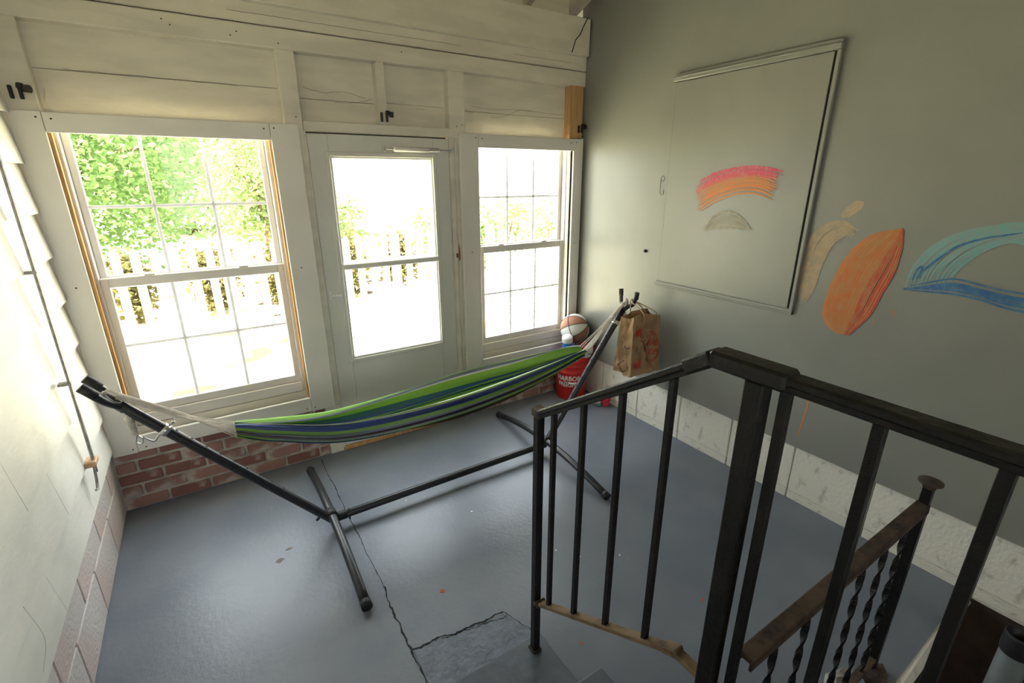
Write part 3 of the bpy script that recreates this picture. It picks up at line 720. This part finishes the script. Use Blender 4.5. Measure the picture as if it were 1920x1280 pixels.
L.new(uvn.outputs[0], sx.inputs[0]); L.new(sx.outputs[1], cr.inputs[0])
GRN, NAV, SLT, BRN, TEA, WHT = (.23, .46, .06), (.04, .075, .24), (.20, .24, .30), (.045, .032, .028), (.03, .12, .14), (.66, .64, .62)
stripes = [(0, WHT), (.012, GRN), (.045, WHT), (.055, NAV), (.165, GRN), (.235, WHT), (.243, SLT), (.30, BRN), (.36, SLT), (.395, GRN), (.465, NAV), (.50, BRN), (.56, GRN),
           (.60, BRN), (.635, WHT), (.645, GRN), (.68, BRN), (.705, WHT), (.712, GRN), (.755, TEA), (.785, SLT), (.80, GRN), (.825, NAV), (.845, TEA), (.87, GRN), (.935, WHT), (.942, SLT), (.97, GRN)]
el = cr.color_ramp.elements
while len(el) < len(stripes): el.new(.5)
for e, (p, c_) in zip(el, stripes): e.position = p; e.color = (*c_, 1)
nz = n.new('ShaderNodeTexNoise'); nz.inputs['Scale'].default_value = 400; bp = n.new('ShaderNodeBump'); bp.inputs['Strength'].default_value = .2; bp.inputs['Distance'].default_value = .002
tc = n.new('ShaderNodeTexCoord'); L.new(tc.outputs['Object'], nz.inputs[0]); L.new(nz.outputs[0], bp.inputs['Height']); L.new(bp.outputs[0], bs.inputs['Normal'])
L.new(cr.outputs[0], bs.inputs['Base Color'])
so = fb.modifiers.new('thickness', 'SOLIDIFY'); so.thickness = .002
def cords(u, gather, fork, hookp, tw, name):
    """strings from the cloth end, gathered, run over the fork and down to the hook"""
    fan = MB(); N = 18
    ax = (Vector(fork)-Vector(gather)).normalized(); sd = ax.cross(Vector((0, 1, 0))).normalized(); s2 = ax.cross(sd)
    for k in range(N):
        p0 = hsurf(u, (k+.5)/N); ang = 2*PI*k/N; rr = .012
        o1 = sd*math.cos(ang)*rr+s2*math.sin(ang)*rr*1.4; o2 = sd*math.cos(ang+tw)*rr+s2*math.sin(ang+tw)*rr*1.4
        om = sd*math.cos(ang+tw*.5)*rr+s2*math.sin(ang+tw*.5)*rr
        g, f_ = Vector(gather), Vector(fork)
        pts = [p0, p0.lerp(g+o1, .5)-Vector((0, 0, .004)), g+o1, g.lerp(f_, .5)+om, f_+o2]
        fan.tube(spl(pts, 14), .0021, 5)
    fan.build('string_fan', 'rope', Hm)
    f_, h_ = Vector(fork), Vector(hookp)
    m_ = MB()
    for k in range(12):
        ang = 2*PI*k/12; o_ = Vector((math.cos(ang)*.010, math.sin(ang)*.013, .006*math.sin(ang*2)))
        over = f_+ax*.035+Vector((0, 0, .0))
        pts = [f_+o_, over+o_*.8+Vector((0, 0, .004)), over+ax*.012+o_*.7-Vector((0, 0, .03)), f_.lerp(h_, .45)+o_*.9-Vector((0, 0, .0)), h_+o_*.7]
        m_.tube(spl(pts, 16), .0022, 5)
    m_.build('string_loop', 'rope', Hm)
    d = (h_-f_).normalized(); m_ = MB(); a = f_.lerp(h_, .55)
    sd2 = d.cross(Vector((0, 1, 0))).normalized(); s3 = d.cross(sd2); ln = (h_-a).length
    m_.tube([a+d*ln*k/120+sd2*.0125*math.cos(k*.75)+s3*.0145*math.sin(k*.75) for k in range(121)], .0026, 5)
    m_.build('rope_whipping', 'rope', Hm)
    m_ = MB(); m_.tube(spl([h_+d*.0, h_+d*.03+sd2*.012, h_+d*.045, h_+d*.03-sd2*.012, h_], 16), .004, 6); m_.build('metal_ring', 'steel', Hm)
lf_, rf_ = lb+ld*.03+lu*.028, rb_+rd*.035+ru*.026
cords(0, (-.245, HY, .868), lf_, (-.37, HY-.01, .80), 2.4, 'left')
cords(1, (2.30, HY-.005, .885), rf_, (2.425, HY-.01, .845), 1.6, 'right')

# ------------------------------------------------------------------ landing railing (black iron)
RXX = .84
RG = thing('stair_railing', (RXX, 1.15, 0), 'black iron stair railing with square bars beside the steps', 'railing')
P1, P2 = (1.153, 1.055), (.545, 1.445)      # (y, z) handrail line: foot of the stair, bend at the landing
RG_post = MB().box((RXX-.014, 1.139, .002), (RXX+.014, 1.167, 1.06), .002).build('post', 'iron', RG)
MB().box((RXX-.019, 1.134, 1.055), (RXX+.019, 1.174, 1.088), .004).build('post_cap', 'rust', RG_post)  # lighter rust tone stands for the highlight on the iron cap
MB().box((RXX-.02, 1.132, .016), (RXX+.02, 1.174, .026), .003).build('base_collar', 'rust', RG_post)
MB().box((RXX-.019, .432, .40), (RXX+.019, .470, 1.44), .003).build('post', 'iron', RG)
def sect(p, q, wd, ht, name, m):
    m_ = MB(); m_.bar(p, q, wd, ht, .004); m_.bar(Vector(p)-Vector((0, 0, ht*.85)), Vector(q)-Vector((0, 0, ht*.85)), wd*.62, ht*.8, .002); return m_.build(name, m, RG)
sect((RXX, 1.150, 1.070), (RXX, .55, 1.456), .040, .018, 'handrail', 'iron')
sect((RXX, .55, 1.461), (RXX, -1.6, 1.461), .040, .018, 'handrail', 'iron')
el_ = MB(); el_.bar((RXX, .605, 1.418), (RXX, .543, 1.459), .052, .034, .005); el_.bar((RXX, .548, 1.458), (RXX, .392, 1.458), .054, .036, .006)
el_.build('elbow_fitting', 'iron', RG)
MB().bar((RXX, 1.15, .262), (RXX, .545, .652), .030, .014, .002).build('bottom_rail', 'dust_iron', RG)
MB().bar((RXX, .548, .654), (RXX, -1.6, .654), .030, .014, .002).build('bottom_rail', 'dust_iron', RG)
MB().bar((RXX, .575, .636), (RXX, .53, .660), .036, .022, .003).build('rail_joint', 'dust_iron', RG)
MB().bar((RXX, 1.128, .277), (RXX, 1.118, .284), .042, .024, .002).build('rail_clip', 'rust', RG)
sl_ = (.652-.262)/(1.15-.545)
for y in (1.072, .935, .790, .641):
    z0, z1 = .262+(1.15-y)*sl_, 1.05+(1.15-y)*(1.456-1.07)/.6
    MB().box((RXX-.008, y-.008, z0), (RXX+.008, y+.008, z1), .001).build('baluster', 'iron', RG)
for k in range(12):
    y = .397-.146*k
    MB().box((RXX-.009, y-.009, .655), (RXX+.009, y+.009, 1.45), .001).build('baluster', 'iron', RG)
# ------------------------------------------------------------------ rusty guard rail with twisted bars
GY = .39
GR = thing('guard_rail', (1.87, GY, 0), 'rusty iron guard rail with twisted bars at the basement stairwell', 'railing')
m_ = MB(); m_.box((.87, GY-.019, .765), (1.868, GY+.019, .782), .003); m_.box((.87, GY-.019, .748), (1.868, GY-.013, .765)); m_.box((.87, GY+.013, .748), (1.868, GY+.019, .765)); m_.build('top_rail', 'rust', GR)
MB().box((.93, GY-.014, .075), (1.868, GY+.014, .088), .002).build('bottom_rail', 'rust', GR)
gp = MB().box((1.857, GY-.014, .0), (1.885, GY+.014, .84), .002).build('post', 'iron', GR)
MB().lathe([(0, 0), (.018, 0), (.020, .008), (.034, .018), (.034, .024), (.0, .028)], (1.871, GY, .838), 20).build('post_cap', 'rust', gp)
tw = MB(); ns = 60
for k in range(ns):
    pass
def twist(x):
    m_ = MB(); prev = None; z0, z1 = .088, .752
    for k in range(ns+1):
        z = z0+(z1-z0)*k/ns; t = k/ns*2*PI*3.2; h = .0085; rg = []
        for a_, b_ in ((-h, -.0032), (h, -.0032), (h, .0032), (-h, .0032)):
            rg.append(m_.bm.verts.new((x+a_*math.cos(t)-b_*math.sin(t), GY+a_*math.sin(t)+b_*math.cos(t), z)))
        if prev:
            for j in range(4): m_.bm.faces.new((prev[j], prev[(j+1) % 4], rg[(j+1) % 4], rg[j]))
        prev = rg
    m_.build('twisted_bar', 'iron', GR)
for x in (1.012, 1.165, 1.32, 1.475, 1.625, 1.765): twist(x)
# broken concrete around the guard post
def rock(name, label, c, sx_, sy_, sz_, m, sd, group=None):
    rn = random.Random(sd); bm = bmesh.new(); bmesh.ops.create_icosphere(bm, subdivisions=2, radius=1)
    for v in bm.verts:
        k = .8+.35*rn.random(); v.co = Vector((v.co.x*sx_*k, v.co.y*sy_*k, max(v.co.z, 0)*sz_*k))+Vector(c)
    me = bpy.data.meshes.new(name); bm.to_mesh(me); bm.free(); me.materials.append(M[m]); o = link(name, me); tag(o, label, 'rubble', group); return o
rock('concrete_chunk', 'pale broken concrete lump under the twisted bars', (1.722, .415, .001), .07, .055, .062, 'concrete', 3)
rock('concrete_chunk', 'brown broken concrete lump around the foot of the guard post', (1.872, .372, .001), .06, .045, .045, 'rust', 5)
# grey pipe standing in the stairwell
PP = thing('vent_pipe', (2.2, .1, -1.55), 'grey metal pipe with a black collar standing in the stairwell', 'pipe')
MB().lathe([(.042, -1.55), (.042, .205), (.040, .21), (.034, .21), (.034, -1.5)], (2.2, .1, 0), 28).build('pipe_body', 'pipe_grey', PP)
MB().lathe([(.045, .19), (.046, .205), (.046, .265), (.044, .27), (.036, .27), (.035, .20)], (2.2, .1, 0), 28).build('pipe_collar', 'cap_black', PP)

# ------------------------------------------------------------------ conduit on the left wall
CX = XL+.055
CN = thing('wall_conduit', (CX, 2.58, .5), 'thin galvanised wire pair clipped down the shingle wall', 'conduit')
MB().tube([(CX, 2.63, 2.7), (CX, 2.60, 1.7), (CX, 2.575, 1.0), (CX, 2.555, .62), (CX-.005, 2.54, .53), (CX-.005, 2.515, .50), (CX-.005, 2.49, .51)], .0055, 8).build('wire', 'galv', CN)
MB().tube([(CX, 2.645, 2.7), (CX, 2.612, 1.7), (CX, 2.587, 1.0), (CX, 2.567, .62), (CX-.002, 2.565, .56)], .0055, 8).build('wire', 'galv', CN)
B((XL+.02, 2.53, .60), (CX+.012, 2.60, .625), 'wood_bracket', 'jamb_tan', CN, .003)
for z, y in ((1.45, 2.598), (.98, 2.58)): B((XL+.018, y-.018, z), (CX+.009, y+.018, z+.012), 'wall_clip', 'galv', CN, .002)

# ------------------------------------------------------------------ black clip hooks on the studs
def clip(label, c, n_):
    K = thing('cable_clamp', c, label, 'clamp', 'black cable clamps on the wall')
    x, y, z = c; n_ = Vector(n_); s = Vector((-n_.y, n_.x, 0))
    c_ = Vector(c)
    m_ = MB()
    for k in (-1, 1): m_.bar(c_+n_*.008+s*.016*k+Vector((0, 0, -.03)), c_+n_*.008+s*.016*k+Vector((0, 0, .022)), .013, .016, .002)
    m_.build('jaw', 'cap_black', K)
    MB().bar(c_+n_*.014+s*.008+Vector((0, 0, .022)), c_+n_*.014+s*.034+Vector((0, 0, .018)), .026, .026, .005).build('body', 'cap_black', K)
    k_ = MB(); k_.tube([c_+n_*.016+s*.030+Vector((0, 0, .012)), c_+n_*.026+s*.052+Vector((0, 0, .010))], .016, 10); k_.build('knob', 'cap_black', K)
clip('black clamp on the corner stud by the shingle wall', (-.568, YS, 2.165), (0, -1, 0))
clip('black clamp on the short stud above the door', (1.062, YS, 2.16), (0, -1, 0))
clip('black clamp on the bare wood stud by the grey wall', (2.605, YS, 2.165), (0, -1, 0))

# ------------------------------------------------------------------ bucket with balls
BC = Vector((2.497, 2.965, 0))
Bk = thing('bucket', BC, 'red plastic bucket with white lettering in the wall corner', 'bucket')
H = .365
rad = lambda z: .122+.02*z/H
MB().lathe([(0, .002), (.118, .002), (.122, .008), (rad(.24), .24), (rad(.24)+.006, .245), (rad(.26)+.006, .26), (rad(.26), .265), (rad(.30), .30), (rad(.3)+.007, .305), (rad(.32)+.007, .318), (rad(.32), .322), (rad(.35), .35), (.147, .355), (.147, .365), (.138, .365), (.134, .33), (.120, .02), (0, .02)], BC, 44).build('tub', 'red_plastic', Bk)
def text_mesh(s_, size, bold=0.0):
    cu = bpy.data.curves.new('lettering', 'FONT'); cu.body = s_; cu.size = size; cu.align_x = 'CENTER'; cu.align_y = 'CENTER'; cu.offset = bold; cu.resolution_u = 3
    o = bpy.data.objects.new('tmp', cu); COL.objects.link(o); dg = bpy.context.evaluated_depsgraph_get(); dg.update()
    me = bpy.data.meshes.new_from_object(o.evaluated_get(dg)); bpy.data.objects.remove(o); bpy.data.curves.remove(cu)
    bm = bmesh.new(); bm.from_mesh(me); bpy.data.meshes.remove(me)
    bmesh.ops.triangulate(bm, faces=bm.faces[:]); bmesh.ops.subdivide_edges(bm, edges=[e for e in bm.edges if e.calc_length() > .02], cuts=2)
    return bm
fa = math.atan2(-.82, -.57)
for s_, z, sz in (('HARBOR', .205, .060), ('FREIGHT', .148, .056)):
    bm = text_mesh(s_, sz, .0012)
    for v in bm.verts:
        a = fa-.26+v.co.x/.130*.86; zz = z+v.co.y; r_ = rad(zz)+.0012; v.co = Vector((BC.x+r_*math.cos(a), BC.y+r_*math.sin(a), zz))
    me = bpy.data.meshes.new('lettering'); bm.to_mesh(me); bm.free(); me.materials.append(M['white_plastic']); o = link('lettering', me, Bk); o['label'] = 'white lettering '+s_
hp = [BC+Vector(((.147)*math.cos(fa-1.45+2.9*k/24), .147*math.sin(fa-1.45+2.9*k/24), .31-.14*math.sin(PI*k/24))) for k in range(25)]
hd = MB().tube(hp, .0025, 6).build('wire_handle', 'steel', Bk)
MB().tube(hp[10:15], .008, 8).build('grip', 'white_plastic', hd)
def ball(label, c, r_, mats, rot, name='ball', seams=8):
    O = thing(name, c, label, 'ball'); c = Vector(c); E_ = rot.to_3x3()
    bm = bmesh.new(); bmesh.ops.create_uvsphere(bm, u_segments=32, v_segments=18, radius=r_)
    for f in bm.faces:
        q = f.calc_center_median(); f.smooth = True; f.material_index = int((math.atan2(q.y, q.x)+PI)/(2*PI)*seams) % len(mats)
    bm.transform(Matrix.Translation(c) @ rot); me = bpy.data.meshes.new('skin'); bm.to_mesh(me); bm.free()
    for m in mats: me.materials.append(M[m])
    link('skin', me, O)
    m_ = MB()
    for k in range(seams//2):
        a = 2*PI*k/seams; m_.tube([c+E_ @ Vector((r_*math.sin(t)*math.cos(a), r_*math.sin(t)*math.sin(a), r_*math.cos(t))) for t in (2*PI*j/48 for j in range(49))], .0028, 5, cap=False)
    m_.tube([c+E_ @ Vector((r_*math.cos(t), r_*math.sin(t), 0)) for t in (2*PI*j/48 for j in range(49))], .0028, 5, cap=False)
    m_.build('seam', 'seam', O); return O
ball('brown and white panelled basketball on top of the red bucket', (2.512, 2.962, .612), .122, ('ball_brown', 'ball_white'), Matrix.Rotation(R(62), 4, 'X') @ Matrix.Rotation(R(30), 4, 'Y') @ Matrix.Rotation(R(35), 4, 'Z'), 'basketball')
ball('dark red and white ball wedged in the bucket under the basketball', (2.556, 2.853, .448), .076, ('ball_red', 'ball_white', 'ball_red', 'ball_red'), Matrix.Rotation(R(20), 4, 'X') @ Matrix.Rotation(R(15), 4, 'Y'))
TB = thing('plastic_tub', (2.45, 2.93, .12), 'bright blue plastic tub with a white lid leaning in the red bucket', 'tub')
tl = Matrix.Translation((2.445, 2.945, .12)) @ Matrix.Rotation(R(9), 4, 'X') @ Matrix.Rotation(R(-10), 4, 'Y')
m_ = MB().lathe([(0, 0), (.036, 0), (.038, .01), (.040, .43), (.039, .435), (0, .435)], seg=24); m_.bm.transform(tl); m_.build('tub_body', 'blue_plastic', TB)
m_ = MB().lathe([(0, .435), (.043, .435), (.044, .44), (.044, .475), (.041, .482), (0, .482)], seg=24); m_.bm.transform(tl); m_.build('lid', 'white_plastic', TB)
# small cloth toy
def lump(name, c, s_, m, sd, parent):
    rn = random.Random(sd); bm = bmesh.new(); bmesh.ops.create_icosphere(bm, subdivisions=3, radius=1)
    for v in bm.verts:
        q = v.co; k = 1+.16*math.sin(q.x*5+sd)+.14*math.sin(q.y*7+sd*2)+.12*math.sin(q.z*6+sd*3)
        v.co = Vector((q.x*s_[0]*k, q.y*s_[1]*k, q.z*s_[2]*k))+Vector(c)
    for f in bm.faces: f.smooth = True
    zmin = min(v.co.z for v in bm.verts)
    if zmin < .001:
        for v in bm.verts: v.co.z = max(v.co.z, .001)
    me = bpy.data.meshes.new(name); bm.to_mesh(me); bm.free(); me.materials.append(M[m]); return link(name, me, parent)
TY = thing('cloth_toy', (2.585, 2.66, 0), 'small red, white and green cloth toy on the floor by the block wall', 'toy')
lump('body', (2.555, 2.70, .045), (.035, .035, .045), 'cloth_white', 1, TY); lump('coat', (2.605, 2.635, .05), (.034, .03, .055), 'cloth_red', 4, TY)
lump('leg', (2.56, 2.66, .012), (.03, .02, .013), 'cloth_green', 2, TY); lump('arm', (2.618, 2.64, .10), (.016, .018, .03), 'cloth_red', 6, TY)

# ------------------------------------------------------------------ paper bag hung on the fork
bx0, bx1, by0, by1, bz0, bz1 = 2.315, 2.605, 2.125, 2.292, .505, .915
BG = thing('paper_bag', ((bx0+bx1)/2, (by0+by1)/2, bz0), 'crumpled brown paper grocery bag with red print hung on the stand', 'bag')
def bagp(a, z):
    """a in 0..1 round the four sides starting at the near left corner; crumpled"""
    q = a*4; k = int(q) % 4; u = q-int(q); t = (z-bz0)/(bz1-bz0)
    x, y = ((bx0+(bx1-bx0)*u, by0), (bx1, by0+(by1-by0)*u), (bx1-(bx1-bx0)*u, by1), (bx0, by1-(by1-by0)*u))[k]
    cx, cy = (bx0+bx1)/2, (by0+by1)/2
    sq = 1-.10*t; x = cx+(x-cx)*sq; y = cy+(y-cy)*(1-.30*t)
    inw = (.016 if k in (1, 3) else .006)*math.sin(PI*u)*(.3+t)
    nrm = Vector(((0, -1), (1, 0), (0, 1), (-1, 0))[k]).to_3d()
    cr_ = .010*math.sin(u*7+z*31)+.008*math.sin(z*55-u*4+k)+.005*math.sin(u*19+z*17)
    edge = math.sin(PI*u)**.5 if 0 < u < 1 else 0
    return Vector((x, y, z+.018*math.sin(a*2*PI*2+.6)*t))+nrm*(cr_*edge-inw)
m_ = MB(); m_.grid(lambda i, j: bagp(i % 1.0 if i < 1 else 0, bz0+(bz1-bz0)*j), 64, 24, smooth=False)
bmesh.ops.remove_doubles(m_.bm, verts=m_.bm.verts[:], dist=1e-5)
lowv = sorted([v for v in m_.bm.verts if v.co.z < bz0+.004], key=lambda v: math.atan2(v.co.y-(by0+by1)/2, v.co.x-(bx0+bx1)/2)); m_.bm.faces.new(lowv)
bag = m_.build('bag_body', 'paper', BG); so = bag.modifiers.new('thickness', 'SOLIDIFY'); so.thickness = .0015
fp = rb_+Vector((.03, -.062, .062))                       # where the handles hang on the near prong
for y, k in ((by0+.022, 0), (by1-.022, 1)):
    q = [(2.41, y, bz1-.09), (2.42, y, bz1+.02), fp+Vector((-.022, -.006+.014*k, .005)), fp+Vector((0, -.006+.014*k, .017)), fp+Vector((.024, -.006+.014*k, 0)), (2.545, y, bz1+.01), (2.55, y, bz1-.09)]
    MB().tube(spl(q, 30), .004, 6).build('handle', 'paper_handle', BG)
def onbag(bm, k, name, m, lift=.003):
    """2D print (x across the side 0..1, y height 0..1) wrapped on side k of the bag"""
    for v in bm.verts:
        u = min(max(v.co.x, .001), .999); z = bz0+(bz1-bz0)*v.co.y
        p = bagp((k+u)/4, z); nrm = Vector(((0, -1, 0), (1, 0, 0), (0, 1, 0), (-1, 0, 0))[k]); v.co = p+nrm*lift
    me = bpy.data.meshes.new(name); bm.to_mesh(me); bm.free(); me.materials.append(M[m]); return link(name, me, BG)
def line2(bm, pts, wd, asp=1.0):
    P = [Vector((p[0], p[1])) for p in pts]; prev = None
    for i, p in enumerate(P):
        d = P[min(i+1, len(P)-1)]-P[max(i-1, 0)]; d.normalize(); nn = Vector((-d.y, d.x))
        a = bm.verts.new((p.x+nn.x*wd/2*asp, p.y+nn.y*wd/2, 0)); b = bm.verts.new((p.x-nn.x*wd/2*asp, p.y-nn.y*wd/2, 0))
        if prev: bm.faces.new((prev[0], a, b, prev[1]))
        prev = (a, b)
bm = bmesh.new()
for rx_, ry_ in ((.24, .255), (.22, .232)): line2(bm, [(.74+rx_*math.cos(t), .43+ry_*math.sin(t)) for t in (2*PI*k/40 for k in range(41))], .010, 1.3)
line2(bm, [(.66, .66), (.66, .70), (.72, .71), (.76, .68), (.80, .66)], .02, 1.3)
onbag(bm, 0, 'print_oval', 'print_red')
for s_, yy_, sz in (('TRADER', .51, .20), ("JOE'S", .35, .22)):
    bm = text_mesh(s_, sz, .002)
    for v in bm.verts: v.co = Vector((.74+v.co.x*.62, yy_+v.co.y*.72, 0))
    onbag(bm, 0, 'print_lettering', 'print_red', .0035)['label'] = 'red lettering '+s_
bm = bmesh.new(); line2(bm, [(.36, .56), (.48, .40), (.56, .20)], .022, 1.2)
for k in range(3): line2(bm, [(.24+.03*k, .70+.012*k), (.32+.02*k, .60+.006*k)], .010, 1.2)
line2(bm, [(.30, .585), (.36, .56), (.40, .60)], .02, 1.2); onbag(bm, 0, 'print_fork', 'print_brown')
def leafprint(cx, cy, s_, k, asp):
    bm = bmesh.new(); rn = random.Random(4)
    c_ = bm.verts.new((cx, cy, 0)); rg = [bm.verts.new((cx+asp*s_*(1 if j % 2 else .5)*rn.uniform(.8, 1.1)*math.cos(2*PI*j/22), cy+s_*.75*(1 if j % 2 else .5)*rn.uniform(.8, 1.1)*math.sin(2*PI*j/22), 0)) for j in range(22)]
    for j in range(22): bm.faces.new((c_, rg[j], rg[(j+1) % 22]))
    onbag(bm, k, 'print_leaf', 'print_red')
leafprint(.20, .73, .15, 0, 1.1); leafprint(.21, .20, .17, 0, 1.0)
bm = bmesh.new(); line2(bm, [(.35, .42), (.5, .52), (.7, .48), (.85, .50)], .03, 1.6); line2(bm, [(.3, .15), (.5, .25), (.75, .12), (.6, .05), (.35, .1)], .025, 1.6); onbag(bm, 3, 'print_sketch', 'print_brown')
